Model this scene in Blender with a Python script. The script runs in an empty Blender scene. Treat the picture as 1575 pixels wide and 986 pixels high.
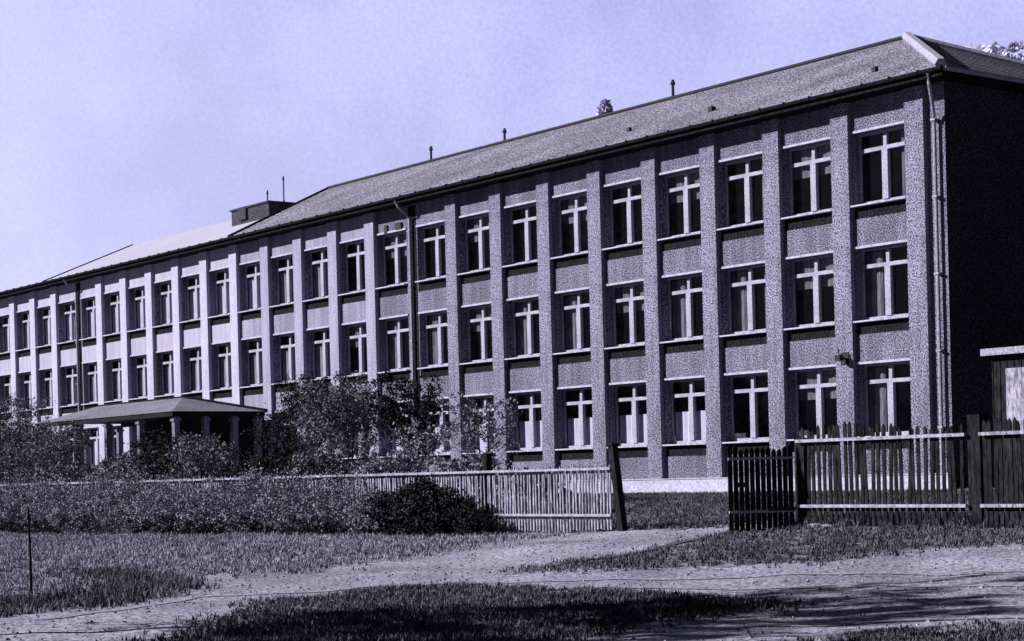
import bpy, math, random
import numpy as np
from mathutils import Matrix, Vector

random.seed(7)
rng = np.random.default_rng(7)
scene = bpy.context.scene
COL = scene.collection
RAD = math.radians

# ------------------------------------------------------------------ camera
CAM_POS = Vector((33.412, -40.240, 1.055))
YAW, PITCH, ROLL, FPX, PY = 0.91767, -0.005495, -0.025584, 2849.73, 744.4
fwd0 = Vector((-math.sin(YAW), math.cos(YAW), 0)); right0 = Vector((math.cos(YAW), math.sin(YAW), 0)); up0 = Vector((0, 0, 1))
fw = fwd0 * math.cos(PITCH) + up0 * math.sin(PITCH)
u2 = -fwd0 * math.sin(PITCH) + up0 * math.cos(PITCH)
rt = right0 * math.cos(ROLL) + u2 * math.sin(ROLL)
upv = -right0 * math.sin(ROLL) + u2 * math.cos(ROLL)
cd = bpy.data.cameras.new("camera")
cam = bpy.data.objects.new("camera", cd); COL.objects.link(cam)
cam.matrix_world = Matrix(((rt.x, upv.x, -fw.x, CAM_POS.x), (rt.y, upv.y, -fw.y, CAM_POS.y), (rt.z, upv.z, -fw.z, CAM_POS.z), (0, 0, 0, 1)))
cd.sensor_width = 36; cd.lens = 36 * FPX / 1575; cd.shift_y = (PY - 493) / 1575
cd.clip_start = 0.1; cd.clip_end = 8000
scene.camera = cam

# ------------------------------------------------------------------ light
SUN_DIR = Vector((-0.80, -1.0, 0.66)).normalized()     # towards the sun: from the left, behind the camera
elev = math.asin(SUN_DIR.z); azim = math.atan2(SUN_DIR.x, SUN_DIR.y)
world = bpy.data.worlds.new("World"); scene.world = world; world.use_nodes = True
wn = world.node_tree; wn.nodes.clear()
def W(t, **k):
    n = wn.nodes.new(t)
    for a, b in k.items(): setattr(n, a, b)
    return n
wo = W("ShaderNodeOutputWorld"); bg = W("ShaderNodeBackground")
sky = W("ShaderNodeTexSky", sky_type='NISHITA', sun_disc=False)
sky.sun_elevation = elev; sky.sun_rotation = azim; sky.dust_density = 3.0
hs = W("ShaderNodeHueSaturation"); hs.inputs['Saturation'].default_value = 0.35
wn.links.new(sky.outputs[0], hs.inputs['Color'])
tc = W("ShaderNodeTexCoord")
n1 = W("ShaderNodeTexNoise"); n1.inputs['Scale'].default_value = 7; n1.inputs['Detail'].default_value = 3; n1.inputs['Roughness'].default_value = .55
n2 = W("ShaderNodeTexNoise"); n2.inputs['Scale'].default_value = 520; n2.inputs['Detail'].default_value = 2
wn.links.new(tc.outputs['Generated'], n1.inputs[0]); wn.links.new(tc.outputs['Generated'], n2.inputs[0])
cr = W("ShaderNodeValToRGB"); cr.color_ramp.elements[0].position = .36; cr.color_ramp.elements[1].position = .66
SKY_A = (4.7, 4.9, 9.2, 1); SKY_B = (6.5, 6.8, 11.6, 1)
cr.color_ramp.elements[0].color = (SKY_A[0]/10, SKY_A[1]/10, SKY_A[2]/10, 1); cr.color_ramp.elements[1].color = (SKY_B[0]/10, SKY_B[1]/10, SKY_B[2]/10, 1)
wn.links.new(n1.outputs[0], cr.inputs[0])
ad = W("ShaderNodeMapRange"); ad.inputs[1].default_value = .3; ad.inputs[2].default_value = .7; ad.inputs[3].default_value = 9.3; ad.inputs[4].default_value = 10.7
wn.links.new(n2.outputs[0], ad.inputs[0])
sc_ = W("ShaderNodeVectorMath", operation='SCALE'); wn.links.new(cr.outputs[0], sc_.inputs[0]); wn.links.new(ad.outputs[0], sc_.inputs['Scale'])
mx = W("ShaderNodeMix", data_type='RGBA'); mx.inputs[0].default_value = 0.88
wn.links.new(hs.outputs[0], mx.inputs[6]); wn.links.new(sc_.outputs[0], mx.inputs[7])
# sky dimmed overhead and behind the viewer, shaped to keep fill light low
sx = W("ShaderNodeSeparateXYZ"); wn.links.new(tc.outputs['Generated'], sx.inputs[0])
e1 = W("ShaderNodeMapRange", interpolation_type='SMOOTHSTEP'); e1.inputs[1].default_value = .30; e1.inputs[2].default_value = .5; e1.inputs[3].default_value = 1; e1.inputs[4].default_value = .12
wn.links.new(sx.outputs[2], e1.inputs[0])
dt = W("ShaderNodeVectorMath", operation='DOT_PRODUCT'); dt.inputs[1].default_value = (-.79, .61, 0); wn.links.new(tc.outputs['Generated'], dt.inputs[0])
e2 = W("ShaderNodeMapRange", interpolation_type='SMOOTHSTEP'); e2.inputs[1].default_value = .45; e2.inputs[2].default_value = .92; e2.inputs[3].default_value = .16; e2.inputs[4].default_value = 1
wn.links.new(dt.outputs['Value'], e2.inputs[0])
dl = W("ShaderNodeVectorMath", operation='DOT_PRODUCT'); dl.inputs[1].default_value = (-.935, .36, .06); wn.links.new(tc.outputs['Generated'], dl.inputs[0])
ml = W("ShaderNodeMapRange", interpolation_type='SMOOTHSTEP'); ml.inputs[1].default_value = .955; ml.inputs[2].default_value = 1.0; ml.inputs[3].default_value = 0; ml.inputs[4].default_value = .3; wn.links.new(dl.outputs['Value'], ml.inputs[0])
mx3 = W("ShaderNodeMix", data_type='RGBA'); mx3.inputs[7].default_value = (8.6, 8.5, 11.6, 1); wn.links.new(ml.outputs[0], mx3.inputs[0]); wn.links.new(mx.outputs[2], mx3.inputs[6])
em = W("ShaderNodeMath", operation='MULTIPLY'); wn.links.new(e1.outputs[0], em.inputs[0]); wn.links.new(e2.outputs[0], em.inputs[1])
es = W("ShaderNodeVectorMath", operation='SCALE'); wn.links.new(mx3.outputs[2], es.inputs[0]); wn.links.new(em.outputs[0], es.inputs['Scale'])
wn.links.new(es.outputs[0], bg.inputs[0]); bg.inputs[1].default_value = 0.055
wn.links.new(bg.outputs[0], wo.inputs[0])
sl = bpy.data.lights.new("sun", 'SUN'); sl.energy = 5.0; sl.angle = RAD(.5); sl.color = (1.0, .96, .95)
sun = bpy.data.objects.new("sun", sl); COL.objects.link(sun)
sun.rotation_euler = SUN_DIR.to_track_quat('Z', 'Y').to_euler()
vs = scene.view_settings; vs.view_transform = 'Standard'; vs.look = 'None'; vs.exposure = 0.85; vs.gamma = 1; vs.use_curve_mapping = False
scene.cycles.max_bounces = 5; scene.cycles.transparent_max_bounces = 8; scene.cycles.use_denoising = True

# ------------------------------------------------------------------ materials (the photo is one violet-grey tone)
def T(v, b=1.24): v = v * .56; return (v * 0.95, v * 0.92, v * b, 1)
def mat(name, lo, hi, scale=18, detail=3, rough=.9, stain=0.0, stain_scale=.5, contrast=(.35, .65), bump=0.0, spec=.2, stretch=None, bump_d=.02, blue=1.24, streak=0.0):
    m = bpy.data.materials.new(name); m.use_nodes = True; nt = m.node_tree; b = nt.nodes['Principled BSDF']
    t = nt.nodes.new("ShaderNodeTexCoord"); src = t.outputs['Object']
    if stretch:
        mp = nt.nodes.new("ShaderNodeMapping"); mp.inputs['Scale'].default_value = stretch
        nt.links.new(src, mp.inputs[0]); src = mp.outputs[0]
    n = nt.nodes.new("ShaderNodeTexNoise"); n.inputs['Scale'].default_value = scale; n.inputs['Detail'].default_value = detail; n.inputs['Roughness'].default_value = .7
    nt.links.new(src, n.inputs[0])
    r = nt.nodes.new("ShaderNodeValToRGB"); r.color_ramp.elements[0].position, r.color_ramp.elements[1].position = contrast
    r.color_ramp.elements[0].color = T(lo, blue); r.color_ramp.elements[1].color = T(hi, blue)
    nt.links.new(n.outputs[0], r.inputs[0]); out = r.outputs[0]
    if stain:
        s = nt.nodes.new("ShaderNodeTexNoise"); s.inputs['Scale'].default_value = stain_scale; s.inputs['Detail'].default_value = 6
        nt.links.new(t.outputs['Object'], s.inputs[0])
        mr = nt.nodes.new("ShaderNodeMapRange"); mr.inputs[1].default_value = .35; mr.inputs[2].default_value = .7; mr.inputs[3].default_value = 1 - stain; mr.inputs[4].default_value = 1 + stain * .5
        nt.links.new(s.outputs[0], mr.inputs[0])
        v = nt.nodes.new("ShaderNodeVectorMath"); v.operation = 'SCALE'
        nt.links.new(out, v.inputs[0]); nt.links.new(mr.outputs[0], v.inputs['Scale']); out = v.outputs[0]
    if streak:
        mp2 = nt.nodes.new("ShaderNodeMapping"); mp2.inputs['Scale'].default_value = (1, 1, .12); nt.links.new(t.outputs['Object'], mp2.inputs[0])
        s2 = nt.nodes.new("ShaderNodeTexNoise"); s2.inputs['Scale'].default_value = 3.5; s2.inputs['Detail'].default_value = 5; nt.links.new(mp2.outputs[0], s2.inputs[0])
        m2 = nt.nodes.new("ShaderNodeMapRange"); m2.inputs[1].default_value = .42; m2.inputs[2].default_value = .62; m2.inputs[3].default_value = 1 - streak; m2.inputs[4].default_value = 1 + streak * .3
        nt.links.new(s2.outputs[0], m2.inputs[0])
        v2 = nt.nodes.new("ShaderNodeVectorMath"); v2.operation = 'SCALE'; nt.links.new(out, v2.inputs[0]); nt.links.new(m2.outputs[0], v2.inputs['Scale']); out = v2.outputs[0]
    nt.links.new(out, b.inputs['Base Color'])
    b.inputs['Roughness'].default_value = rough; b.inputs['Specular IOR Level'].default_value = spec
    if bump:
        bp = nt.nodes.new("ShaderNodeBump"); bp.inputs['Strength'].default_value = bump; bp.inputs['Distance'].default_value = bump_d
        nt.links.new(n.outputs[0], bp.inputs['Height']); nt.links.new(bp.outputs[0], b.inputs['Normal'])
    return m
M = {}
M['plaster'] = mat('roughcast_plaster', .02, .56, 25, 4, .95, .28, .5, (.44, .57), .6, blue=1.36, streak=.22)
M['plaster_b'] = mat('paler_roughcast', .14, .72, 24, 4, .95, .2, .45, (.40, .60), .5, blue=1.34, streak=.18)  # bleached fade towards the left end, painted into the wall in steps
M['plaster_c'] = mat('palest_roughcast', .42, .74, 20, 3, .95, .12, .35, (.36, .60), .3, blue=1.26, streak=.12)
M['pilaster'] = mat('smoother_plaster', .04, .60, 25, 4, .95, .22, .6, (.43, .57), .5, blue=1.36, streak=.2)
M['pilaster_b'] = mat('paler_pilaster', .18, .74, 24, 4, .95, .15, .5, (.38, .60), .4, blue=1.34, streak=.16)  # pilasters follow the same painted leftward fade
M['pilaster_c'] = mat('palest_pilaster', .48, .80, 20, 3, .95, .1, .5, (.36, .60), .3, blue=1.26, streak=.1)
M['brick'] = mat('dark_end_wall', .008, .20, 18, 3, .95, .3, .3, (.42, .72), .3, .05)  # the end wall's shade is put into this near-black colour
M['brick_dark'] = mat('sooty_brick', .01, .12, 14, 3, .95)
M['plinth'] = mat('whitewashed_plinth', .45, .82, 10, 3, .9, .15, 1.2)
M['roof'] = mat('fibre_cement_roof', .03, .70, 18, 4, .9, .3, .35, (.43, .59), .6)
M['pale_roof'] = mat('pale_sheet_roof', .56, .76, 10, 3, .9, .06, .3)  # bleaching of the left roof into the sky, put into its colour
M['cap'] = mat('light_ridge_cap', .35, .6, 12, 2, .8)
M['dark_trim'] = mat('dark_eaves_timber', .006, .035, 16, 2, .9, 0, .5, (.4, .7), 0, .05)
M['zinc'] = mat('zinc_pipe', .25, .55, 12, 2, .6, spec=.4)
M['white'] = mat('white_window_paint', .36, .66, 16, 3, .7, .15, 2)
M['apron'] = mat('dark_sill_apron', .006, .05, 22, 2, .9, contrast=(.4, .7), spec=.05)  # near-black panel: the shadow below each sill painted as a dark band
M['inside'] = mat('dark_room', .05, .16, 3, 2, .95, spec=0)
M['curtain'] = mat('white_net_curtain', .7, .9, 9, 2, .9, stretch=(3, 1, .2))
M['drape'] = mat('grey_drape', .10, .28, 9, 3, .9, stretch=(3, 1, .3))
M['drape_pale'] = mat('pale_drape', .2, .5, 9, 3, .9, stretch=(3, 1, .3))
M['wood_dark'] = mat('tarred_wood', .005, .05, 20, 3, .9, .4, 1.5, (.38, .7), .4, .1, (1, 1, .25))
M['wood_grey'] = mat('weathered_wood', .16, .68, 20, 3, .9, .3, 1.5, (.35, .65), .3, .1, (1, 1, .25))
M['rail'] = mat('pale_rail', .30, .62, 14, 2, .9)
M['bark'] = mat('bark', .03, .10, 12, 3, .95, bump=.5)
M['leaf_dark'] = mat('dark_leaves', .006, .07, 6, 3, .8, contrast=(.35, .68), spec=.1)
M['leaf_mid'] = mat('mid_leaves', .03, .46, 5, 3, .8, contrast=(.36, .66), spec=.1)
M['leaf_pale'] = mat('silvery_leaves', .15, .55, 5, 3, .8, contrast=(.34, .64), spec=.1)
M['leaf_light'] = mat('light_leaves', .05, .62, 5, 3, .8, contrast=(.36, .64), spec=.1)
M['earth_dark'] = mat('damp_earth', .11, .76, 15, 5, .95)
M['porch_roof'] = mat('dull_porch_roof', .06, .5, 16, 3, .95, .2, .6)
M['leaf_far'] = mat('far_pale_leaves', .8, 1.1, 3, 3, .9, spec=.1)  # haze over the distant trees painted into the leaf colour
M['grass'] = mat('dry_grass', .06, .85, 14, 3, .9, .2, .3, (.36, .64), spec=.05)
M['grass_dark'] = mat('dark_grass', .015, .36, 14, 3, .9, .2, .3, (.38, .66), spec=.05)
M['iron'] = mat('iron', .01, .04, 20, 2, .7)
M['stone'] = mat('pale_stone', .2, .5, 10, 3)
M['shed_wood'] = mat('shed_boards', .008, .05, 14, 3, .9, stretch=(1, 1, .2), spec=.05)
# glass: thin pane, see-through with a mirror share growing at grazing angles
g = bpy.data.materials.new('window_glass'); g.use_nodes = True; nt = g.node_tree; nt.nodes.clear()
o_ = nt.nodes.new("ShaderNodeOutputMaterial"); tr = nt.nodes.new("ShaderNodeBsdfTransparent"); gl = nt.nodes.new("ShaderNodeBsdfGlossy"); fr = nt.nodes.new("ShaderNodeLayerWeight"); mi = nt.nodes.new("ShaderNodeMixShader")
tr.inputs[0].default_value = (.96, .96, .97, 1); gl.inputs['Roughness'].default_value = .06; fr.inputs[0].default_value = .5; pw_ = nt.nodes.new('ShaderNodeMath'); pw_.operation = 'POWER'; pw_.inputs[1].default_value = 4.0; ma_ = nt.nodes.new('ShaderNodeMath'); ma_.operation = 'MULTIPLY_ADD'; ma_.inputs[1].default_value = .9; ma_.inputs[2].default_value = .05; nt.links.new(fr.outputs['Facing'], pw_.inputs[0]); nt.links.new(pw_.outputs[0], ma_.inputs[0])
nt.links.new(ma_.outputs[0], mi.inputs[0]); nt.links.new(tr.outputs[0], mi.inputs[1]); nt.links.new(gl.outputs[0], mi.inputs[2]); nt.links.new(mi.outputs[0], o_.inputs[0])
M['glass'] = g

# ------------------------------------------------------------------ mesh helpers
class MB:
    def __init__(s): s.v = []; s.f = []; s.mi = []; s.cur = 0
    def quad(s, a, b, c, d): k = len(s.v); s.v += [tuple(a), tuple(b), tuple(c), tuple(d)]; s.f.append((k, k+1, k+2, k+3)); s.mi.append(s.cur)
    def tri(s, a, b, c): k = len(s.v); s.v += [tuple(a), tuple(b), tuple(c)]; s.f.append((k, k+1, k+2)); s.mi.append(s.cur)
    def box(s, x0, x1, y0, y1, z0, z1, mtx=None):
        P = [(x0,y0,z0),(x1,y0,z0),(x1,y1,z0),(x0,y1,z0),(x0,y0,z1),(x1,y0,z1),(x1,y1,z1),(x0,y1,z1)]
        if mtx is not None: P = [tuple(mtx @ Vector(p)) for p in P]
        k = len(s.v); s.v += P
        for q in ((3,2,1,0),(4,5,6,7),(0,1,5,4),(1,2,6,5),(2,3,7,6),(3,0,4,7)): s.f.append(tuple(k+i for i in q)); s.mi.append(s.cur)
    def tube(s, pts, r, n=8, r2=None):
        pts = [Vector(p) for p in pts]; rings = []
        for i, p in enumerate(pts):
            d = (pts[min(i+1, len(pts)-1)] - pts[max(i-1, 0)]).normalized()
            a = Vector((0, 0, 1)) if abs(d.z) < .9 else Vector((1, 0, 0))
            e1 = d.cross(a).normalized(); e2 = d.cross(e1)
            rr = r if r2 is None else r + (r2 - r) * i / (len(pts) - 1)
            k = len(s.v); s.v += [tuple(p + e1 * rr * math.cos(2*math.pi*j/n) + e2 * rr * math.sin(2*math.pi*j/n)) for j in range(n)]; rings.append(k)
        for a, b in zip(rings, rings[1:]):
            for j in range(n): s.f.append((a+j, a+(j+1) % n, b+(j+1) % n, b+j)); s.mi.append(s.cur)
        s.f.append(tuple(rings[0]+j for j in reversed(range(n)))); s.mi.append(s.cur)
        s.f.append(tuple(rings[-1]+j for j in range(n))); s.mi.append(s.cur)
    def mesh(s, name, *mats):
        me = bpy.data.meshes.new(name); me.from_pydata(s.v, [], s.f)
        for m in mats: me.materials.append(M[m])
        if len(mats) > 1: me.polygons.foreach_set('material_index', s.mi)
        me.update(); return me
def link(name, me, parent=None, loc=None):
    o = bpy.data.objects.new(name, me); COL.objects.link(o)
    if parent: o.parent = parent
    if loc: o.location = loc
    return o
def build(name, mb, mats, parent=None, loc=None):
    if isinstance(mats, str): mats = (mats,)
    return link(name, mb.mesh(name, *mats), parent, loc)
def tag(o, label=None, cat=None, group=None, kind=None):
    if label: o['label'] = label
    if cat: o['category'] = cat
    if group: o['group'] = group
    if kind: o['kind'] = kind
    return o
def empty(name, loc, label, cat, group=None):
    o = bpy.data.objects.new(name, None); COL.objects.link(o); o.location = loc; o.empty_display_size = .3
    return tag(o, label, cat, group)
def quads_mesh(name, V, mat_, k=4):
    n = len(V) // k
    me = bpy.data.meshes.new(name); me.vertices.add(len(V)); me.vertices.foreach_set('co', V.astype(np.float32).ravel())
    me.loops.add(n * k); me.loops.foreach_set('vertex_index', np.arange(n * k, dtype=np.int32))
    me.polygons.add(n); me.polygons.foreach_set('loop_start', np.arange(0, n * k, k, dtype=np.int32)); me.polygons.foreach_set('loop_total', np.full(n, k, dtype=np.int32))
    me.materials.append(M[mat_]); me.update(calc_edges=True); return me

# ------------------------------------------------------------------ ground
def sstep(t): t = np.clip(t, 0, 1); return t * t * (3 - 2 * t)
def gz(x, y):
    x = np.asarray(x, float); y = np.asarray(y, float)
    z = np.interp(y, [-60, -33, -27, -16.8, -6, -1], [-.6, -.58, -.5, -.18, .2, .33])
    b = np.clip(1 - abs(y + 15) / 9, 0, 1)
    z = z + .24 * sstep((x - 3) / 9) * b - .14 * np.clip((-x - 4) / 10, 0, 1) * b
    near = (y < -2) & (np.abs(x) < 60) & (y > -60)
    return z + near * (.018 * np.sin(x * 1.7 + y * .9) * np.sin(y * 1.3 - x * .4) + .012 * np.sin(x * 4.1 + 1) * np.sin(y * 3.7))
def gz1(x, y): return float(gz(x, y))
def inpoly(x, y, poly):
    r = np.zeros(x.shape, bool); n = len(poly)
    for i in range(n):
        x1, y1 = poly[i]; x2, y2 = poly[(i+1) % n]
        if y1 == y2: continue
        c = ((y1 > y) != (y2 > y)) & (x < (x2 - x1) * (y - y1) / (y2 - y1) + x1)
        r ^= c
    return r
POLY_A = [(-40,-19.2),(-23.26,-18.9),(-12.0,-18.35),(-4.59,-17.74),(-0.55,-17.66),(2.63,-17.19),(5.46,-17.5),(5.69,-19.48),(6.43,-20.91),(7.31,-22.37),(7.46,-23.52),(7.85,-25.48),(5.3,-26.1),(8.98,-27.45),(10.46,-29.2),(11.03,-30.56),(11.7,-32.17),(9,-45),(-40,-45)]
POLY_B = [(11.67,-23.74),(11.47,-22.72),(11.73,-20.97),(10.89,-18.77),(9.9,-17.5),(11.72,-16.6),(14.18,-16.3),(15.52,-15.8),(24,-12),(27,-14),(17.4,-18.03),(17.14,-18.79),(16.14,-20.01),(15.79,-21.62),(14.12,-22.49),(13.07,-23.4)]
POLY_C = [(20,-34),(17.2,-33.0),(15.38,-30.42),(12.56,-28.11),(12.18,-26.14),(13.5,-25.46),(15.3,-25.26),(17.04,-25.19),(18.76,-25.3),(19.5,-26.25),(19.03,-27.03),(19.09,-27.97),(19.7,-29.31),(20.6,-30.6)]
POLY_D = [(22.6,-29.4),(21.8,-27.6),(21.89,-26.95),(22.8,-26.1),(24.4,-27.6)]
POLY_E = [(-60,-15.8),(4.6,-15.8),(6.6,-13),(6.2,-4),(7,-1.2),(-60,-1.2)]
POLY_F = [(11.5,-16),(30,-10),(30,10),(3,10),(3,-1),(9.5,-6)]
def lines(*segs): return np.unique(np.concatenate(segs))
xs = lines([-3000,-1200,-500,-250,-120,-80,-60], np.arange(-44, -6, .5), np.arange(-6, 30, .14), np.arange(30, 44, .5), [60,90,150,300,800,3000])
ys = lines([-3000,-1200,-500,-250,-120,-80,-60], np.arange(-46, -33, .5), np.arange(-33, -14, .14), np.arange(-14, 0, .4), [5,20,60,150,400,1200,3000])
GX, GY = np.meshgrid(xs, ys); GZ = gz(GX, GY)
nx, ny = len(xs), len(ys)
V = np.stack([GX, GY, GZ], -1).reshape(-1, 3)
ii = (np.arange(ny-1)[:, None] * nx + np.arange(nx-1)[None, :]).ravel()
F = np.stack([ii, ii+1, ii+nx+1, ii+nx], 1)
me = bpy.data.meshes.new('ground'); me.vertices.add(len(V)); me.vertices.foreach_set('co', V.ravel())
me.loops.add(F.size); me.loops.foreach_set('vertex_index', F.ravel().astype(np.int32)); me.polygons.add(len(F))
me.polygons.foreach_set('loop_start', np.arange(0, F.size, 4, dtype=np.int32)); me.polygons.foreach_set('loop_total', np.full(len(F), 4, dtype=np.int32))
wx = V[:, 0] + .25 * np.sin(V[:, 1] * 5 + V[:, 0] * 2) + rng.normal(0, .28, len(V)); wy = V[:, 1] + .25 * np.sin(V[:, 0] * 4.3) + rng.normal(0, .28, len(V))
ga = np.zeros(len(V))
for p_, w_ in ((POLY_A, 1), (POLY_B, 1), (POLY_C, 1), (POLY_D, 1), (POLY_E, 1), (POLY_F, 1)): ga = np.maximum(ga, inpoly(wx, wy, p_) * w_)
ga[(np.abs(V[:, 0]) > 44) | (V[:, 1] > 0) | (V[:, 1] < -46)] = 1
at_ = me.attributes.new('turf', 'FLOAT', 'POINT'); at_.data.foreach_set('value', ga.astype(np.float32))
me.update(calc_edges=True); me.polygons.foreach_set('use_smooth', np.ones(len(F), bool))
gm = mat('trodden_earth', .12, .88, 17, 5, .95, .32, .5, (.38, .62), .35, .05)
nt = gm.node_tree; b = nt.nodes['Principled BSDF']; dirt = b.inputs['Base Color'].links[0].from_socket
a = nt.nodes.new("ShaderNodeAttribute"); a.attribute_name = 'turf'
t = nt.nodes.new("ShaderNodeTexCoord"); n = nt.nodes.new("ShaderNodeTexNoise"); n.inputs['Scale'].default_value = 12; n.inputs['Detail'].default_value = 4
nt.links.new(t.outputs['Object'], n.inputs[0])
r = nt.nodes.new("ShaderNodeValToRGB"); r.color_ramp.elements[0].position = .38; r.color_ramp.elements[1].position = .66; r.color_ramp.elements[0].color = T(.04); r.color_ramp.elements[1].color = T(.58)
nt.links.new(n.outputs[0], r.inputs[0])
mx2 = nt.nodes.new("ShaderNodeMix"); mx2.data_type = 'RGBA'
nt.links.new(a.outputs['Fac'], mx2.inputs[0]); nt.links.new(dirt, mx2.inputs[6]); nt.links.new(r.outputs[0], mx2.inputs[7]); nt.links.new(mx2.outputs[2], b.inputs['Base Color'])
me.materials.append(gm)
tag(link('ground', me), kind='structure')

def strip(name, pts, w, mat_, lift=.012, seg=.25):
    """a narrow uneven band lying on the ground along a polyline"""
    P = [Vector((p[0], p[1], 0)) for p in pts]; path = []
    for a_, b_ in zip(P, P[1:]):
        n_ = max(1, int((b_ - a_).length / seg)); path += [a_.lerp(b_, i / n_) for i in range(n_)]
    path.append(P[-1]); mb = MB(); prev = None
    for i, p in enumerate(path):
        d = (path[min(i+1, len(path)-1)] - path[max(i-1, 0)]).normalized(); s_ = Vector((-d.y, d.x, 0))
        q = sstep(min(i, len(path)-1-i) / 5.0 + .1); ww = w * q * random.uniform(.6, 1.3)
        l_ = p + s_ * ww; r_ = p - s_ * ww
        cur = ((l_.x, l_.y, gz1(l_.x, l_.y) + lift), (r_.x, r_.y, gz1(r_.x, r_.y) + lift))
        if prev: mb.quad(prev[1], cur[1], cur[0], prev[0])
        prev = cur
    return tag(build(name, mb, mat_), kind='structure')
strip('path', [(11.85,-24.0),(11.6,-22.15),(11.53,-20.79),(10.7,-18.9),(9.93,-17.56)], .10, 'grass_dark', .02)
strip('path', [(7.9,-18.2),(7.9,-16.77),(5.63,-13.37)], .10, 'grass_dark', .02)

for pts_ in ([(30,-17.8),(24,-20.3),(18,-22.3),(14,-24.2),(11.5,-26.2),(10.8,-28.4),(12.5,-31.5)], [(30,-19.4),(24,-21.8),(18.5,-23.6),(15,-25.2)], [(28,-22.5),(24,-24.8),(21,-26.4),(20,-28)], [(7.4,-15.2),(6.6,-12),(6,-8)], [(8.6,-15.6),(7.6,-12),(7.0,-8)]):
    strip('wheel_rut', pts_, .17, 'earth_dark', .009)
m = 9000; px = rng.uniform(4, 28, m); py = rng.uniform(-33, -17, m); ok = ~(inpoly(px, py, POLY_A) | inpoly(px, py, POLY_B) | inpoly(px, py, POLY_C)); px, py = px[ok], py[ok]; m = len(px)
sz = rng.uniform(.008, .03, m) * rng.uniform(.6, 1.4, m); aa = rng.uniform(0, 6.28, m); tri = []
cor = [(np.cos(aa + q)*sz, np.sin(aa + q)*sz) for q in (0, 2.1, 4.2)]; pz = gz(px, py)
top = np.stack([px, py, pz + sz*.8], 1); bs_ = [np.stack([px + c_[0], py + c_[1], pz - .002], 1) for c_ in cor]
V = np.concatenate([np.stack([bs_[i], bs_[(i+1) % 3], top], 1).reshape(-1, 3) for i in range(3)])
tag(link('gravel', quads_mesh('gravel', V, 'stone', 3)), 'small pale pebbles scattered over the dirt track', 'gravel', kind='stuff')

# ------------------------------------------------------------------ the school building
BAY, NB, ST = 2.7511, 27, 3.3
XL = -NB * BAY + 0.0; XR = .62
PILW = .66; OPW = BAY - PILW
S0, L0 = 1.479, 3.927; APR = .34
school = empty('school_building', (0, 0, .33), 'long three-storey plastered school with rows of white-mullioned windows between pilasters', 'building')
def sp(name, mb, mats, parent=None):
    o = build(name, mb, mats, parent or school)
    if parent is None: o.matrix_parent_inverse = Matrix.Translation((0, 0, -.33))
    return o
ZW = 11.5; JOINTS = (9, 20); APL = 14
# front wall with openings and reveals
xb = sorted(set([XL, XR] + [round(-i*BAY - PILW - .03, 5) for i in range(NB)] + [round(-(i+1)*BAY + .03, 5) for i in range(NB)]))
zb = [.3, S0, L0, S0+ST, L0+ST, S0+2*ST, L0+2*ST, ZW]
op = set(round(-i*BAY - PILW - .03, 5) for i in range(NB))
w = MB()
for a_, b_ in zip(xb, xb[1:]):
    for k, (c_, d_) in enumerate(zip(zb, zb[1:])):
        if (b_ in op) and (k % 2 == 1):
            D_ = .36
            w.quad((a_,0,c_),(a_,D_,c_),(a_,D_,d_),(a_,0,d_)); w.quad((b_,D_,c_),(b_,0,c_),(b_,0,d_),(b_,D_,d_))
            w.quad((a_,0,d_),(a_,D_,d_),(b_,D_,d_),(b_,0,d_)); w.quad((a_,D_,c_),(a_,0,c_),(b_,0,c_),(b_,D_,c_))
        else:
            w.quad((a_,0,c_),(b_,0,c_),(b_,0,d_),(a_,0,d_))
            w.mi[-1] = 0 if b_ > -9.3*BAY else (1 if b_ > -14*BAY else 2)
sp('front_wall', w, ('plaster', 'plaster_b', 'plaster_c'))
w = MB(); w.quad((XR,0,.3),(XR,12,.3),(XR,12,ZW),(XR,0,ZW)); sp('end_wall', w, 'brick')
w = MB(); w.quad((XR,12,.3),(XL,12,.3),(XL,12,ZW),(XR,12,ZW)); w.quad((XL,12,.3),(XL,0,.3),(XL,0,ZW),(XL,12,ZW)); sp('rear_wall', w, 'plaster')
w = MB()
w.box(XL+.1, XR-.1, 2.6, 2.7, .3, ZW-.1)
for z_ in (L0+.35, L0+ST+.35): w.box(XL+.1, XR-.1, .36, 2.58, z_, z_+.2)
sp('interior', w, 'inside')
w = MB(); w.box(XL, XR+.06, -.29, -.004, .1, .745); w.box(XL, XR+.08, -.32, -.004, .745, .775); sp('plinth', w, 'plinth')
for i in range(NB):
    if i in JOINTS:
        w = MB(); w.box(-i*BAY-PILW+.14, -i*BAY-.02, -.012, -.004, .78, 11.4); sp('joint_strip', w, 'apron')
        continue
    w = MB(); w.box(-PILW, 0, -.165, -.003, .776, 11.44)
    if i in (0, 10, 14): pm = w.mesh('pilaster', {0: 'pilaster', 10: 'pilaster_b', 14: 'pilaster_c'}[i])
    o = link('pilaster', pm, school, (-i*BAY, 0, -.33))
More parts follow.
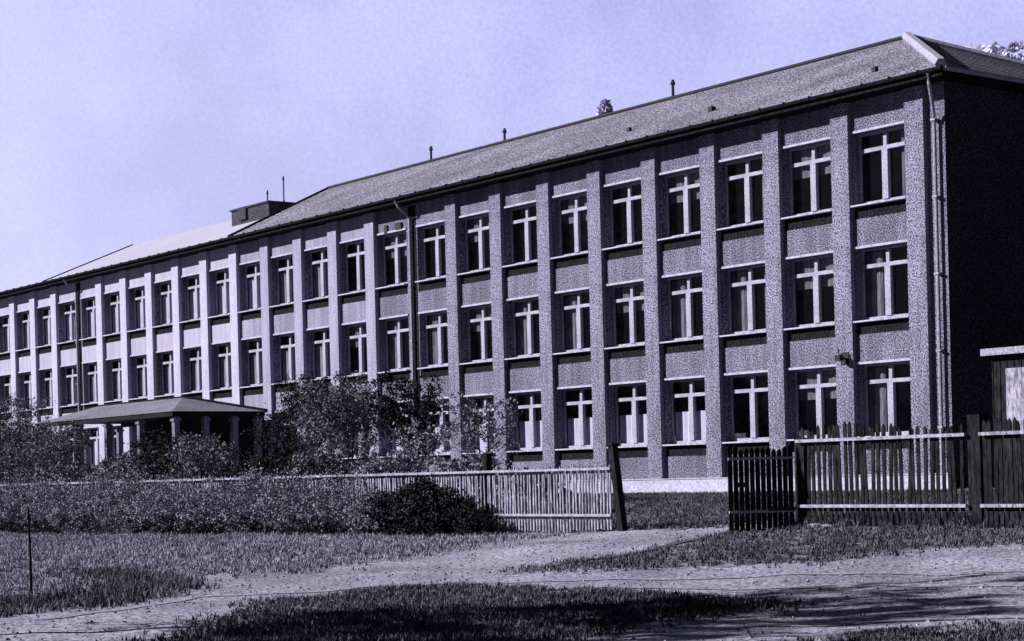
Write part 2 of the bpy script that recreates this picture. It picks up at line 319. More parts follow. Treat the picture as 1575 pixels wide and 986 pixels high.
# windows
OX0, OX1 = -BAY + .03, -PILW - .03
def window_meshes():
    xc = (OX0 + OX1) / 2; h = L0 - S0
    f = MB(); y0, y1 = .25, .33
    zb_ = APR + .05
    f.box(OX0+.004, OX0+.07, y0, y1, zb_, h-.004); f.box(OX1-.07, OX1-.004, y0, y1, zb_, h-.004)
    f.box(OX0+.07, OX1-.07, y0, y1, h-.06, h-.004); f.box(OX0+.07, OX1-.07, y0-.02, y1, zb_, zb_+.10)
    f.box(OX0+.07, OX1-.07, y0-.05, y1-.003, h-.56, h-.45)
    f.box(xc-.105, xc+.105, y0-.06, y1-.006, zb_+.102, h-.562); f.box(xc-.06, xc+.06, y0-.03, y1-.006, h-.448, h-.062)
    g_ = MB()
    for a_, b_ in ((OX0+.07, xc-.1), (xc+.1, OX1-.07)):
        g_.quad((a_, .30, zb_+.1), (b_, .30, zb_+.1), (b_, .30, h-.56), (a_, .30, h-.56))
        g_.quad((a_, .30, h-.45), (b_, .30, h-.45), (b_, .30, h-.06), (a_, .30, h-.06))
    s = MB(); s.box(OX0+.003, OX1-.003, -.16, .248, APR+.003, APR+.048)
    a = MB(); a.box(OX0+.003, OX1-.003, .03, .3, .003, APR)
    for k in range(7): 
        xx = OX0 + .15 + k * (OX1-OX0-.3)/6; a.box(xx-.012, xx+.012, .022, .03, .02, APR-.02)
    l = MB(); l.box(OX0-.02, OX1+.02, -.045, -.002, h+.003, h+.07)
    def folds(x0, x1, z0, z1, n=14, amp=.025):
        c = MB(); pr = None
        for j in range(n+1):
            x = x0 + (x1-x0)*j/n; y = .40 + amp * math.sin(j*1.9)
            if pr: c.quad((pr[0], pr[1], z0), (x, y, z0), (x, y, z1), (pr[0], pr[1], z1))
            pr = (x, y)
        return c
    low = folds(OX0+.05, OX1-.05, APR+.06, h-1.02)
    half = folds(OX0+.05, xc-.35, APR+.06, h-.1, 7); side = folds(xc+.45, OX1-.05, APR+.06, h-.1, 5)
    full = folds(OX0+.05, OX1-.05, h-.9, h-.05, 12); tall = folds(OX0+.05, OX1-.05, APR+.06, h-.62, 14)
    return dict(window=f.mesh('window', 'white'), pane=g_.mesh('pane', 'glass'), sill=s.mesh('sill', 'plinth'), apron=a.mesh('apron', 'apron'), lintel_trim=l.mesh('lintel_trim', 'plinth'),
                low=low.mesh('curtain', 'curtain'), half=half.mesh('curtain', 'drape'), side=side.mesh('curtain', 'drape'), full=full.mesh('curtain', 'drape'), tall=tall.mesh('curtain', 'curtain'), pale=tall.mesh('curtain', 'drape_pale'))
WM = window_meshes()
for i in range(NB):
    for k in range(3):
        if i * 3 + k > 75 and i > 25: continue
        f = link('window', WM['window'], school, (-i*BAY, 0, S0 + k*ST - .33))
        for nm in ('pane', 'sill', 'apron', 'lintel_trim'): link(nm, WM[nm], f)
        if i > 12 and (i*5 + k*3) % 5 < 3: link('curtain', WM['tall'], f)
        elif i > 10 and k > 0: link('curtain', WM['pale'], f)
        elif (k == 0 and 3 <= i <= 12): link('curtain', WM['low'], f)
        else:
            q = (i * 7 + k * 5 + i * k) % 6
            if q in (0, 3, 5): link('curtain', WM['half'], f)
            if q in (3, 4): link('curtain', WM['side'], f)
            if q in (1,) or (i > 13 and q in (1, 2, 5)): link('curtain', WM['full'], f)
# eaves
XA = -38.6
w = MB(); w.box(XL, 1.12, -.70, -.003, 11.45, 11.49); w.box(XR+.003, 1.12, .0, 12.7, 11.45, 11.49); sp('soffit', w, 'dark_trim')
w = MB(); w.box(XL, 1.15, -.73, -.703, 11.43, 11.63); w.box(1.122, 1.15, -.70, 12.7, 11.43, 11.63); sp('fascia', w, 'dark_trim')
w = MB(); w.tube([(XL, -.79, 11.61), (1.2, -.79, 11.61)], .065, 8)
for k in range(0, 68): w.box(-k+.4, -k+.43, -.87, -.73, 11.60, 11.69)
sp('gutter', w, 'dark_trim')
w = MB(); w.tube([(1.21, -.7, 11.62), (1.21, 12.7, 11.62)], .07, 8); sp('end_gutter', w, 'zinc')
# roof: tiled right section, hipped at the end, verge at its left; low sheet roof beyond
RZ, EZ = 14.62, 11.66; AX = -5.7; VB, VT = -38.0, -40.6
def rows(w, p0, p1, q0, q1, n, lift=.018):
    """courses of slates from the eave edge p0-p1 up to the ridge edge q0-q1, each course a small step"""
    p0, p1, q0, q1 = map(Vector, (p0, p1, q0, q1)); nrm = (p1-p0).cross(q0-p0).normalized()
    if nrm.z < 0: nrm = -nrm
    for k in range(n):
        a_, b_ = p0.lerp(q0, k/n) + nrm*lift, p1.lerp(q1, k/n) + nrm*lift; c_, d_ = p1.lerp(q1, (k+1)/n), p0.lerp(q0, (k+1)/n)
        w.quad(a_, b_, c_, d_); w.quad(p0.lerp(q0, k/n), p1.lerp(q1, k/n), b_, a_)
w = MB()
rows(w, (VB,-.78,EZ), (1.18,-.78,EZ), (VT,6,RZ), (AX,6,RZ), 16)
rows(w, (1.18,-.78,EZ), (1.18,12.78,EZ), (AX,6,RZ), (AX,6,RZ), 16)
rows(w, (1.18,12.78,EZ), (VB,12.78,EZ), (AX,6,RZ), (VT,6,RZ), 8)
roof = sp('roof', w, 'roof')
def rp(name, mb, mats): return build(name, mb, mats, roof)
w = MB(); w.tri((VB,-.78,EZ-.01), (VT,6,RZ-.01), (VB,12.78,EZ-.01)); w.tube([(VB,-.78,EZ+.03), (VT,6,RZ+.03)], .07, 6); rp('verge', w, 'dark_trim')
w = MB(); w.tube([(VT,6,RZ+.03), (AX,6,RZ+.03)], .09, 6); rp('ridge_cap', w, 'iron')
w = MB(); w.tube([(AX,6,RZ+.05), (1.18,-.78,EZ+.05)], .17, 6); w.tube([(AX,6,RZ+.05), (1.18,12.78,EZ+.05)], .12, 6); rp('hip_cap', w, 'cap')
VL0, VL1, RZ2 = -57.9, -61.2, 14.32
w = MB(); w.quad((VL0,-.78,EZ), (VB,-.78,EZ), (VT,6,RZ2), (VL1,6,RZ2)); w.quad((VB,12.78,EZ), (VL0,12.78,EZ), (VL1,6,RZ2), (VT,6,RZ2)); pr_ = sp('pale_roof', w, 'pale_roof')
w = MB(); w.tube([(VL0,-.78,EZ+.03), (VL1,6,RZ2+.03)], .035, 5); build('verge', w, 'iron', pr_)
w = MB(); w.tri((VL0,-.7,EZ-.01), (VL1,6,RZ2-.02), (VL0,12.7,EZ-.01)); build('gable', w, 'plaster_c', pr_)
w = MB(); w.quad((XL,-.78,EZ), (VL0-.05,-.78,EZ), (VL0-.05,12.8,12.1), (XL,12.8,12.1)); sp('flat_roof', w, 'pale_roof')
w = MB(); w.box(-44.4, -40.9, 2.95, 6.0, 12.6, 13.82); w.box(-44.47, -40.83, 2.88, 6.07, 13.822, 13.9); w.box(-43.6, -42.9, 2.85, 2.896, 13.3, 13.9); sp('ridge_block', w, 'brick_dark')
def rod(x, y, z0, z1, thick=.035, knob=True):
    w = MB(); w.tube([(x, y, z0), (x, y, z1)], thick, 6)
    if knob: w.tube([(x, y, z1-.12), (x+.01, y, z1+.06)], thick*2.0, 6, thick*.8); w.tube([(x, y, z0), (x, y, z0+.18)], thick*2.2, 6, thick)
    sp('lightning_rod', w, 'iron')
for x_, a_, b_ in ((-16.72, 14.6, 15.27), (-26.92, 14.6, 15.16), (-32.18, 14.6, 15.25)): rod(x_, 6, a_, b_, .055)
rod(-41.3, 4.0, 13.9, 15.1); rod(-42.8, 4.0, 13.9, 14.65)
for x_, y_, s_ in ((-9.5, 1.0, .09), (-2.6, .9, .07), (-13.5, 1.0, .06)):
    z_ = EZ + (y_ + .78) / 6.78 * (RZ - EZ); w = MB(); w.box(x_-s_, x_+s_, y_-s_, y_+s_, z_-.05, z_+.12 + s_*.4); sp('roof_vent', w, 'iron')
# downpipes
def pipe(pts, r=.055):
    w = MB(); w.tube(pts, r, 8)
    for k in range(5):
        z_ = 2 + k*2.1; w.box(pts[-1][0]-.08, pts[-1][0]+.08, pts[-1][1]-.07, pts[-1][1]+.11, z_, z_+.05)
    sp('downpipe', w, 'zinc')
pipe([(.72,-.78,11.55), (.70,-.72,11.3), (.42,-.2,10.55), (.36,-.13,10.3), (.36,-.13,.5)], .05)
for j in JOINTS: pipe([(-j*BAY-.30,-.75,11.55), (-j*BAY-.30,-.6,11.3), (-j*BAY-.30,-.12,10.9), (-j*BAY-.30,-.12,.5)], .055)
w = MB(); w.tube([(-3.05,-.2,4.12), (-3.05,-.42,4.2), (-3.05,-.42,4.38)], .03, 6); w.box(-3.14,-2.96,-.5,-.34,4.05,4.22); w.box(-3.2,-2.9,-.19,-.168,3.95,4.3); sp('wall_lamp', w, 'iron')
w = MB(); w.box(-26.1,-25.7,-.08,-.004,10.6,10.85); sp('wall_vent', w, 'iron')
w = MB(); w.box(-26.9,-26.7,-.06,-.004,10.5,10.85); sp('wall_vent', w, 'iron')

# ------------------------------------------------------------------ entrance pavilion in front of the facade
pv = empty('entrance_porch', (-38, -4, .25), 'low open entrance porch with hipped roof on white posts in front of school', 'porch')
def pp(name, mb, mats):
    o = build(name, mb, mats, pv); o.matrix_parent_inverse = Matrix.Translation((38, 4, -.25)); return o
w = MB(); R0, R1 = (-46.3, -3.2, 4.68), (-38.0, -3.2, 4.68); e = 3.95
c = [(-48.6,-5.4,e), (-34.7,-5.4,e), (-34.7,-1.0,e), (-48.6,-1.0,e)]
w.quad(c[0], c[1], R1, R0); w.tri(c[1], c[2], R1); w.quad(c[2], c[3], R0, R1); w.tri(c[3], c[0], R0); pp('roof', w, 'porch_roof')
w = MB(); w.box(-48.5,-34.8,-5.35,-5.27,e-.2,e-.01); w.box(-34.88,-34.8,-5.26,-1.1,e-.2,e-.01); w.box(-48.5,-34.8,-1.09,-1.03,e-.2,e-.01); pp('fascia', w, 'wood_dark')
w = MB(); w.tube([R1, (-34.7,-1.0,e+.02)], .09, 6); w.tube([R0, R1], .06, 6); pp('ridge_cap', w, 'dark_trim')
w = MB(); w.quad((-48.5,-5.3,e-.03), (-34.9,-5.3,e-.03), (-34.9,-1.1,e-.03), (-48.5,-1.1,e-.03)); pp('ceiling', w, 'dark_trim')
w = MB(); w.box(-.12,.12,-.12,.12,0,3.72); w.box(-.17,.17,-.17,.17,3.5,3.6); pm = w.mesh('post', 'pilaster')
for x_, y_ in ((-35.0,-5.1), (-35.0,-3.75), (-35.0,-2.4), (-35.0,-1.3), (-38.2,-5.1), (-41.4,-5.1), (-44.6,-5.1), (-48.2,-5.1), (-48.2,-1.3)):
    link('post', pm, pv, (x_+38, y_+4, -.2))
w = MB(); w.box(-48.8,-34.4,-5.7,-.4,.0,.42); pp('floor_slab', w, 'stone')
w = MB(); w.box(-46.5,-36.0,-1.0,-.4,.425,3.8); pp('vestibule', w, 'shed_wood')  # near-black box added to darken the space beneath the porch roof
w = MB(); w.box(-41.2,-38.9,-1.04,-1.003,.45,2.7); w.box(-40.1,-40.0,-1.07,-1.042,.45,2.7); pp('door', w, 'wood_dark')

# ------------------------------------------------------------------ shed at the far right
sh = empty('shed', (9, -3.5, .2), 'dark boarded shed with pale fascia and pale door behind right-hand fence', 'shed')
def shp(name, mb, mats):
    o = build(name, mb, mats, sh); o.matrix_parent_inverse = Matrix.Translation((-9, 3.5, -.2)); return o
w = MB(); w.box(5.9,12.5,-5,-1.5,.0,3.5)
for k in range(33): w.box(5.92+k*.2,5.935+k*.2,-5.02,-5,.2,3.45)
shp('wall', w, 'shed_wood')
w = MB(); w.box(5.75,12.7,-5.22,-5.12,3.52,3.68); shp('fascia', w, 'rail')
w = MB(); w.box(5.75,12.7,-5.11,-1.3,3.52,3.66); shp('roof', w, 'dark_trim')
w = MB(); w.box(6.35,8.1,-5.08,-5.023,1.75,3.2); shp('window_shutter', w, 'wood_grey')
w = MB(); w.box(6.45,8.0,-5.06,-5.022,.25,1.68); shp('door', w, 'wood_dark')

# ------------------------------------------------------------------ fences
YF = -16.8
def fence(name, x0, x1, zr1, zr2, ztop, zbase, pm_, rm_, step, pw, label, posts, postm='wood_dark', jitter=.04, both=True, gap=.035, rail_t=.035, inward=False):
    r_ = empty(name, ((x0+x1)/2, YF, zbase), label, 'fence'); inv = Matrix.Translation((-(x0+x1)/2, -YF, -zbase))
    def P_(nm, mb, m_): o = build(nm, mb, m_, r_); o.matrix_parent_inverse = inv; return o
    yr = YF - .055
    w = MB(); w.box(x0, x1, yr-.05, yr, zr1-rail_t, zr1+rail_t); P_('top_rail', w, rm_)
    w = MB(); w.box(x0, x1, yr-.05, yr, zr2-rail_t, zr2+rail_t); P_('bottom_rail', w, rm_)
    seg = [x0] + sorted(p[0] for p in posts if x0 + .1 < p[0] < x1 - .1) + [x1]
    for s0, s1 in zip(seg, seg[1:]):
        w = MB(); x = s0 + step * .5
        while x < s1 - .04:
            if random.random() > gap:
                zb_ = gz1(x, YF) + random.uniform(.01, .07); zt = ztop(x) + random.uniform(-jitter, jitter); ln = random.gauss(0, .014)
                m_ = Matrix.Translation((x, YF, zb_)) @ Matrix.Rotation(ln * 1.3, 4, 'Y')
                h_ = zt - zb_; hw = pw/2 * random.uniform(.85, 1.15)
                k = len(w.v); prof = [(-hw,0),(hw,0),(hw,h_-.06),(0,h_),(-hw,h_-.06)]
                w.v += [tuple(m_ @ Vector((a_, -.012, b_))) for a_, b_ in prof] + [tuple(m_ @ Vector((a_, .012, b_))) for a_, b_ in prof]
                w.f += [(k,k+1,k+2,k+3,k+4), (k+9,k+8,k+7,k+6,k+5)] + [(k+j, k+5+j, k+5+(j+1) % 5, k+(j+1) % 5) for j in range(5)]; w.mi += [0]*7
            x += step * random.uniform(.9, 1.1)
        P_('picket_panel', w, pm_)
    for (px, wd, zt, lean) in posts:
        w = MB(); m_ = Matrix.Translation((px, YF + .1, gz1(px, YF) - .2)) @ Matrix.Rotation(lean, 4, 'Y'); w.box(-wd/2, wd/2, -wd/2, wd/2, 0, zt - gz1(px, YF) + .2, m_); P_('post', w, postm)
    return r_
fence('picket_fence', -33, 6.03, 1.11, .20, lambda x: 1.17, -.2, 'wood_grey', 'rail', .098, .040,
      'low light grey picket fence with pale rails running left from the leaning post', [(-31,.12,1.3,0), (-25,.12,1.3,0), (-18,.12,1.3,0), (-11,.12,1.35,0), (-4.5,.12,1.3,0), (1.78,.15,1.5,.01)], rail_t=.024)
fence('picket_fence', 10.98, 14.62, 1.49, .37, lambda x: 1.64 + .12*math.sin((x-10)*.8)**2, .0, 'wood_dark', 'rail', .125, .068,
      'tall dark picket fence panel with pale rails between two thick posts', [(10.92,.16,1.55,0), (14.74,.24,1.80,0)], jitter=.05, rail_t=.026)
fence('picket_fence', 14.9, 24, 1.49, .37, lambda x: 1.7, .0, 'wood_dark', 'wood_grey', .1, .075,
      'dense dark picket fence running off the right edge beyond the thick post', [(17.5,.16,1.7,0), (20.5,.16,1.7,0), (23.5,.16,1.7,0)], jitter=.05, rail_t=.026)
gp = empty('gate_post', (6.27, YF, -.16), 'dark wooden gate post leaning over at the end of the low fence', 'post')
w = MB(); m_ = Matrix.Rotation(-.14, 4, 'Y'); w.box(-.07,.07,-.07,.07,-.25,1.72, m_); w.box(-.085,.085,-.085,.085,1.722,1.76, m_); build('shaft', w, 'wood_dark', gp)
w = MB(); w.box(-.11,-.072,-.05,.05,.3,.34); w.box(-.15,-.11,-.05,.05,1.22,1.26); build('hinge', w, 'iron', gp)
# open gate leaf: from the hinge post outwards to the street
gt = empty('garden_gate', (10.86, YF, 0), 'narrow dark picket gate leaf standing open beside the gap', 'gate')
gt.rotation_euler.z = math.atan2(-17.85 + 16.8, 10.28 - 10.86)
LG = 1.2
w = MB(); w.box(.04, LG, .03, .07, 1.19, 1.235); w.box(.04, LG, .03, .07, .27, .315); build('rail', w, 'rail', gt)
w = MB(); x = .08
while x < LG:
    h_ = 1.42 + random.uniform(-.05, .05); k = len(w.v); hw = .041; b0 = random.uniform(-.06, -.02)
    prof = [(x-hw,b0),(x+hw,b0),(x+hw,h_-.06),(x,h_),(x-hw,h_-.06)]
    w.v += [(a_, 0, b_) for a_, b_ in prof] + [(a_, .024, b_) for a_, b_ in prof]
    w.f += [(k,k+1,k+2,k+3,k+4), (k+9,k+8,k+7,k+6,k+5)] + [(k+j, k+5+j, k+5+(j+1) % 5, k+(j+1) % 5) for j in range(5)]; w.mi += [0]*7
    x += .098
build('picket_panel', w, 'wood_dark', gt)
w = MB(); w.box(.02, .5, .072, .09, .3, .36); w.box(.9, 1.05, -.03, -.002, .72, .8); build('latch', w, 'iron', gt)

# ------------------------------------------------------------------ vegetation
def leaves(name, blobs, n, size, mat_, parent=None, loc=None, shell=.55):
    """blobs: (x,y,z,rx,ry,rz); leaf-sized quads gathered in clumps through each blob"""
    wts = np.array([b[3]*b[4]*b[5] for b in blobs]); wts = wts / wts.sum(); out = []
    for b, wt in zip(blobs, wts):
        m = max(20, int(n * wt)); nc = max(5, m // 45)
        d = rng.normal(size=(nc, 3)); d /= np.linalg.norm(d, axis=1)[:, None]
        c = d * (rng.uniform(shell**3, 1, nc) ** (1/3))[:, None] * np.array(b[3:6]) + np.array(b[:3])
        cs = rng.uniform(.10, .26, nc) * min(b[3:6])
        k = rng.integers(0, nc, m); p = c[k] + rng.normal(size=(m, 3)) * cs[k][:, None] * np.array([1, 1, .8]); out.append(p)
    p = np.concatenate(out); m = len(p)
    a = rng.normal(size=(m, 3)); a /= np.linalg.norm(a, axis=1)[:, None]; q = rng.normal(size=(m, 3)); q -= (q*a).sum(1)[:, None]*a; q /= np.linalg.norm(q, axis=1)[:, None]
    s = size * rng.uniform(.6, 1.4, m)[:, None]
    V = np.stack([p - a*s, p + q*s*.45, p + a*s, p - q*s*.45], 1).reshape(-1, 3)
    return link(name, quads_mesh(name, V, mat_), parent, loc)
def tree(name, x, y, h, r, label, cat='tree', mat_='leaf_mid', n=5000, size=.06, group=None, low=.3, dens=1, stems=1):
    z = gz1(x, y) if y < 1 else .33
    root = empty(name, (x, y, z), label, cat, group)
    w = MB(); tips = []
    for s_ in range(stems):
        ox = random.uniform(-.25, .25) * (stems > 1); lean = random.uniform(-.08, .08) * h
        w.tube([(ox, 0, -.1), (ox*1.3 + lean*.3, .02, h*.3), (ox*1.6 + lean*.6, 0, h*.6), (ox*2 + lean, 0, h*.92)], max(.03, h*.016)/stems**.5, 7, .012)
        for k in range(9):
            t_ = random.uniform(low, .85); a_ = random.uniform(0, 6.28); L = r * random.uniform(.5, .95) * (1.1 - .5*t_)
            p0 = Vector((ox*1.5 + lean*t_, 0, h*t_)); p1 = p0 + Vector((math.cos(a_)*L*.6, math.sin(a_)*L*.6, L*.35)); p2 = p0 + Vector((math.cos(a_)*L, math.sin(a_)*L, L*.75))
            w.tube([p0, p1, p2], max(.012, h*.005), 5, .006); tips.append(p2)
    build('trunk', w, 'bark', root)
    blobs = [(t_.x, t_.y, min(t_.z, h*.93), r*.38, r*.38, r*.34) for t_ in tips] + [(0, 0, h*.68, r*.5, r*.5, h*.26)]
    if name == 'background_tree': blobs = [(r*.25*math.cos(k*2.4)*k**.5, r*.25*math.sin(k*2.4)*k**.5, h*(.95-.012*k), r*.42, r*.42, h*.045) for k in range(9)] + blobs[:5]
    leaves('crown', blobs, int(n*dens), size, mat_, root); return root
def shrub(x, y, h, r, label, mat_='leaf_mid', n=3500, size=.05, group='shrubs in the school garden'):
    z = gz1(x, y); root = empty('shrub', (x, y, z), label, 'shrub', group)
    w = MB()
    for k in range(8):
        a_ = random.uniform(0, 6.28); q = random.uniform(.3, .8) * r
        w.tube([(math.cos(a_)*.08, math.sin(a_)*.08, -.05), (math.cos(a_)*q*.5, math.sin(a_)*q*.5, h*.45), (math.cos(a_)*q, math.sin(a_)*q, h*random.uniform(.7, .95))], .02, 5, .006)
    build('stem', w, 'bark', root)
    blobs = [(random.uniform(-.6, .6)*r, random.uniform(-.5, .5)*r, h*random.uniform(.25, .85), r*.45, r*.45, h*.2) for _ in range(11)]
    leaves('foliage', blobs, n, size, mat_, root); return root
# x, y, height, radius, material, label
GARDEN = 'young trees in the school garden'
for x, y, h, r, m_, n_, lb in [
    (-45.5, -8.5, 4.3, 2.8, 'leaf_mid', 8000, 'rounded garden tree left of the porch at the picture edge'),
    (-39.6, -9.5, 3.1, 2.0, 'leaf_mid', 4500, 'small tree in front of the porch roof left end'),
    (-22.3, -6.5, 4.25, 2.0, 'leaf_dark', 5600, 'dark bushy garden tree just right of the entrance porch'),
    (-18.2, -7.5, 3.9, 1.9, 'leaf_mid', 6000, 'mid-toned leafy tree between the bushy tree and the slim dark one'),
    (-15.3, -7.0, 4.3, 1.3, 'leaf_dark', 4200, 'slim dark tree just left of the middle downpipe'),
    (-8.7, -9.0, 3.3, 1.3, 'leaf_pale', 1100, 'thin pale young tree in front of ground-floor windows behind fence'),
    (-12.6, -8.5, 2.6, 1.1, 'leaf_pale', 900, 'sparse pale sapling just right of the middle downpipe')]:
    tree('garden_tree', x, y, h, r, lb, 'tree', m_, int(n_*2.1), .05, GARDEN, .25, 1, 2)
for x, y, h, r, m_, lb in [
    (-35.5,-12.5,2.6,1.9,'leaf_mid','tall mid-toned shrub in front of the leftmost porch posts'),
    (-31.6,-12.8,2.0,1.7,'leaf_mid','broad shrub below the middle of the porch'),
    (-28.0,-12.5,1.9,1.6,'leaf_mid','shrub just right of the middle porch posts'),
    (-24.5,-12.8,2.2,1.7,'leaf_mid','leafy shrub behind fence under the porch right end'),
    (-21.0,-12.5,2.6,1.8,'leaf_dark','dark shrub behind the fence midway along the hedge'),
    (-17.8,-12.5,2.7,1.8,'leaf_mid','tall shrub behind fence below the bushy garden tree'),
    (-14.6,-12.0,2.4,1.7,'leaf_dark','dark round shrub below the slim dark tree'),
    (-11.4,-12.5,2.1,1.5,'leaf_mid','low spreading shrub behind fence below the downpipe'),
    (-8.4,-12.5,1.7,1.3,'leaf_pale','pale shrub behind fence under the sparse sapling'),
    (-5.4,-12.5,1.5,1.2,'leaf_pale','pale shrub behind fence under the thin pale tree'),
    (-2.6,-12.0,1.1,1.0,'leaf_pale','small pale shrub behind the light fence panel'),
    (-39.0,-13.0,3.0,2.1,'leaf_dark','large shrub at the far left behind the fence'),
    (-42.5,-11.0,3.4,2.2,'leaf_mid','large shrub beyond the leftmost garden tree'),
    (-37.2,-10.0,3.2,1.9,'leaf_mid','upright shrub between porch and the far left shrubs')]:
    shrub(x, y, h * 1.08, r * 1.1, lb, m_, 9500, .05)
# hedge in front of the left fence
hd = empty('hedge', (-12, -17.6, -.3), 'long uneven garden hedge growing along the low picket fence', 'hedge')
bl = []
x = -34.0
while x < .6:
    yc = -17.75 + (-.9 if x < -15 else -.9*max(0, (-x-2)/13)); hh = random.uniform(1.2, 1.75) if x < -1.6 else random.uniform(.8, 1.1)
    bl.append((x+12, yc+17.6, hh*.5, .75, .5, hh*.5)); x += random.uniform(.35, .6)
leaves('foliage', bl, 150000, .032, 'leaf_light', hd, shell=.3)
low = [(b_[0] + random.uniform(-.3, .3), b_[1] - .28, random.uniform(.12, .3), random.uniform(.3, .75), .25, random.uniform(.16, .36)) for b_ in bl if random.random() < .75]
leaves('undergrowth', low, 26000, .035, 'leaf_dark', hd, shell=.2)  # dark leaf row added to paint the shadow along the hedge foot
w = MB()
for b_ in bl: 
    for k in range(3):
        xx = b_[0] + random.uniform(-.4, .4); yy = b_[1] + random.uniform(-.2, .2); w.tube([(xx, yy, -.1), (xx+random.uniform(-.15,.15), yy, .4), (xx+random.uniform(-.3,.3), yy, b_[2]+b_[5]*.9)], .012, 4, .004)
build('stem', w, 'bark', hd)
bs = empty('bush', (1.0, -17.5, -.2), 'very dark dense bush at the end of the hedge beside the grey pickets', 'bush')
leaves('foliage', [(-1.4,-.15,.45,.9,.5,.5), (-.4,-.1,.55,.9,.5,.62), (.5,0,.45,.8,.45,.5), (1.2,0,.3,.7,.4,.34), (-.6,-.3,.25,1.5,.4,.3)], 22000, .04, 'leaf_dark', bs, shell=.2)
w = MB()
for k in range(14): a_ = random.uniform(-1.6, 1.5); w.tube([(a_*.6, 0, -.1), (a_, random.uniform(-.2,.2), random.uniform(.5,.9))], .015, 5, .005)
build('stem', w, 'bark', bs)
for x, y, h, r, lb in ((-48.5, 30, 22.3, .95, 'pale treetop rising just above the roof ridge behind the school'), (-29.3, 41, 23.2, 4.6, 'pale broad treetop behind the roof at the right edge'), (-24.5, 46, 24.6, 4.4, 'pale treetop farthest right behind the end roof')):
    tree('background_tree', x, y, h, r, lb, 'tree', 'leaf_far', 16000, .16, 'pale trees behind the school', .72, 1, 1)
# trees off to the left of the street that throw shade across the track
tree('street_tree', 10.6, -36.4, 8.0, 2.7, 'leafy street tree standing left of the dirt track', 'tree', 'leaf_mid', 6000, .10, 'street trees', .5)
tree('street_tree', 11.4, -39.4, 8.0, 2.4, 'second street tree nearer to the viewer than the first', 'tree', 'leaf_mid', 4500, .10, 'street trees', .5)

# grass blades
def grass(name, poly, n, hmin, hmax, mat_, wd=.012, soft=.3):
    P = np.array(poly); x0, y0 = P.min(0); x1, y1 = P.max(0)
    x0 = max(x0, -36); x1 = min(x1, 30); y0 = max(y0, -34)
    area = (x1-x0)*(y1-y0); m = int(n * 3)
    x = rng.uniform(x0, x1, m); y = rng.uniform(y0, y1, m)
    k = np.sin(x*2.3+1)*np.sin(y*2.9) + np.sin(x*5.1)*np.sin(y*4.3+2); keep = inpoly(x + rng.normal(0, soft, m), y + rng.normal(0, soft, m), poly) & (rng.uniform(-2.2, 1.2, m) < k)
    vx = x - CAM_POS.x; vy = y - CAM_POS.y
    x, y = x[keep][:n], y[keep][:n]; m = len(x)
    # each seed a tuft of four blades
    x = np.repeat(x, 4) + rng.normal(0, .025, m*4); y = np.repeat(y, 4) + rng.normal(0, .025, m*4); m *= 4
    z = gz(x, y) - .005; h = rng.uniform(hmin, hmax, m); a = rng.uniform(0, 6.283, m); lx = rng.normal(0, .35, m)*h; ly = rng.normal(0, .35, m)*h
    wx_, wy_ = np.cos(a)*wd, np.sin(a)*wd
    V = np.stack([np.stack([x-wx_, y-wy_, z], 1), np.stack([x+wx_, y+wy_, z], 1), np.stack([x+lx, y+ly, z+h], 1)], 1).reshape(-1, 3)
    o = link(name, quads_mesh(name, V, mat_, 3)); return tag(o, kind='stuff')
tag(grass('grass', POLY_A, 42000, .04, .11, 'grass'), 'dry grey grass verge between the hedge and the dirt track', 'grass')
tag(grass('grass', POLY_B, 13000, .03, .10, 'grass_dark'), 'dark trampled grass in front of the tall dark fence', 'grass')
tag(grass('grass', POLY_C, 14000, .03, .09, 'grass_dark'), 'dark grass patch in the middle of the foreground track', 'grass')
tag(grass('grass', [(3,-16.6),(9.8,-16.6),(13,-15),(6.8,-1.6),(-14,-1.6),(-14,-14)], 20000, .04, .12, 'grass_dark'), 'rough yard grass inside the gate in front of the plinth', 'grass')
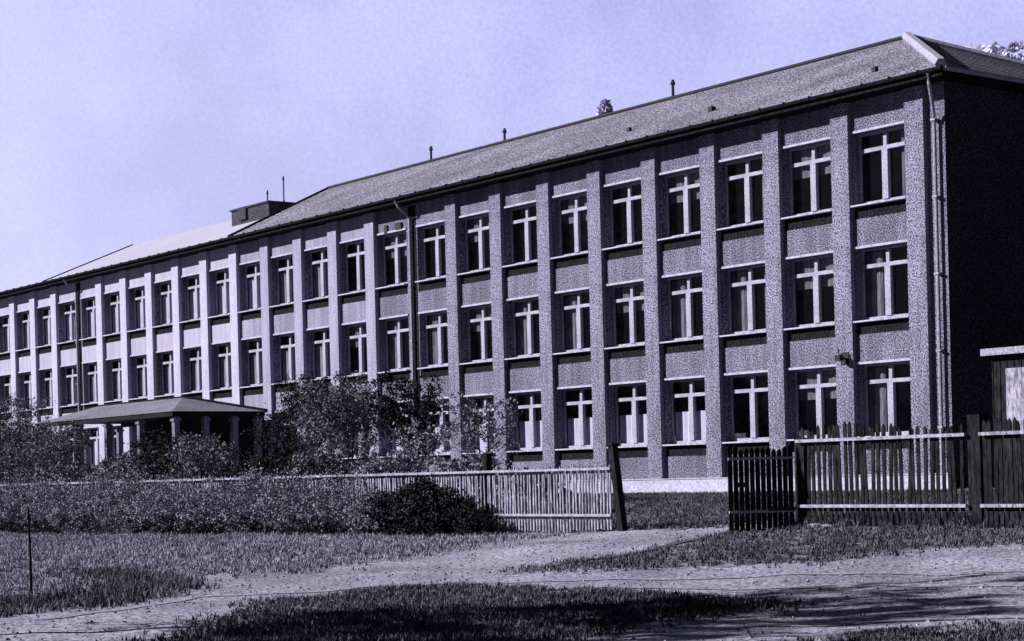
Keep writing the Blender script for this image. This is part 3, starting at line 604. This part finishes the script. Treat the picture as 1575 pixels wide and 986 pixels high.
tag(grass('grass', POLY_D, 1800, .03, .07, 'grass_dark'), 'small dark grass tuft patch at the lower right corner', 'grass')
# taller weeds along the edges
EDGE = [(5.3,-26.3),(8.98,-27.55),(10.46,-29.3),(11.03,-30.66),(11.7,-32.27),(9.5,-31.5),(8.8,-29.2),(6,-27.3),(2,-26.4)]
tag(grass('weeds', EDGE, 5000, .08, .17, 'grass_dark'), 'tall dark weeds on the edge of the left verge', 'grass')
EDGE2 = [(10.2,-16.9),(15,-16.9),(24,-16.5),(24,-15.9),(10.2,-15.9)]
tag(grass('weeds', EDGE2, 4000, .08, .22, 'grass_dark'), 'dark weeds along the foot of the tall dark fence', 'grass')

# ------------------------------------------------------------------ small things
st = empty('stake', (8.97, -29.97, gz1(8.97, -29.97)), 'thin dark wooden stake standing upright in the left verge', 'stake')
w = MB(); w.tube([(0,0,-.2), (.01,0,.6), (-.02,0,1.28)], .022, 7, .016); build('shaft', w, 'wood_dark', st)
w = MB(); w.tube([(-.018,0,1.12), (-.018,0,1.17)], .03, 7); build('wire_loop', w, 'iron', st)
def stone(x, y, s_, lb):
    w = MB(); n_ = 9; k0 = len(w.v); prof = [(0, 1), (.62, .78), (1, .3), (.95, -.2)]
    for j, (r_, z_) in enumerate(prof[1:]):
        for i in range(n_): a_ = 2*math.pi*i/n_; q = random.uniform(.85, 1.15); w.v.append((math.cos(a_)*r_*s_*q*1.3, math.sin(a_)*r_*s_*q, z_*s_*.55*random.uniform(.9,1.1)))
    w.v.append((0, 0, s_*.5)); top = len(w.v)-1
    for j in range(2):
        for i in range(n_): w.f.append((j*n_+i, (j+1)*n_+i, (j+1)*n_+(i+1) % n_, j*n_+(i+1) % n_)); w.mi.append(0)
    for i in range(n_): w.f.append((top, i, (i+1) % n_)); w.mi.append(0)
    tag(build('stone', w, 'stone', None, (x, y, gz1(x, y))), lb, 'stone')
stone(11.45, -16.95, .13, 'pale stone lying under the tall fence near the gate'); stone(11.75, -16.98, .10, 'smaller pale stone right of the first under the tall fence')
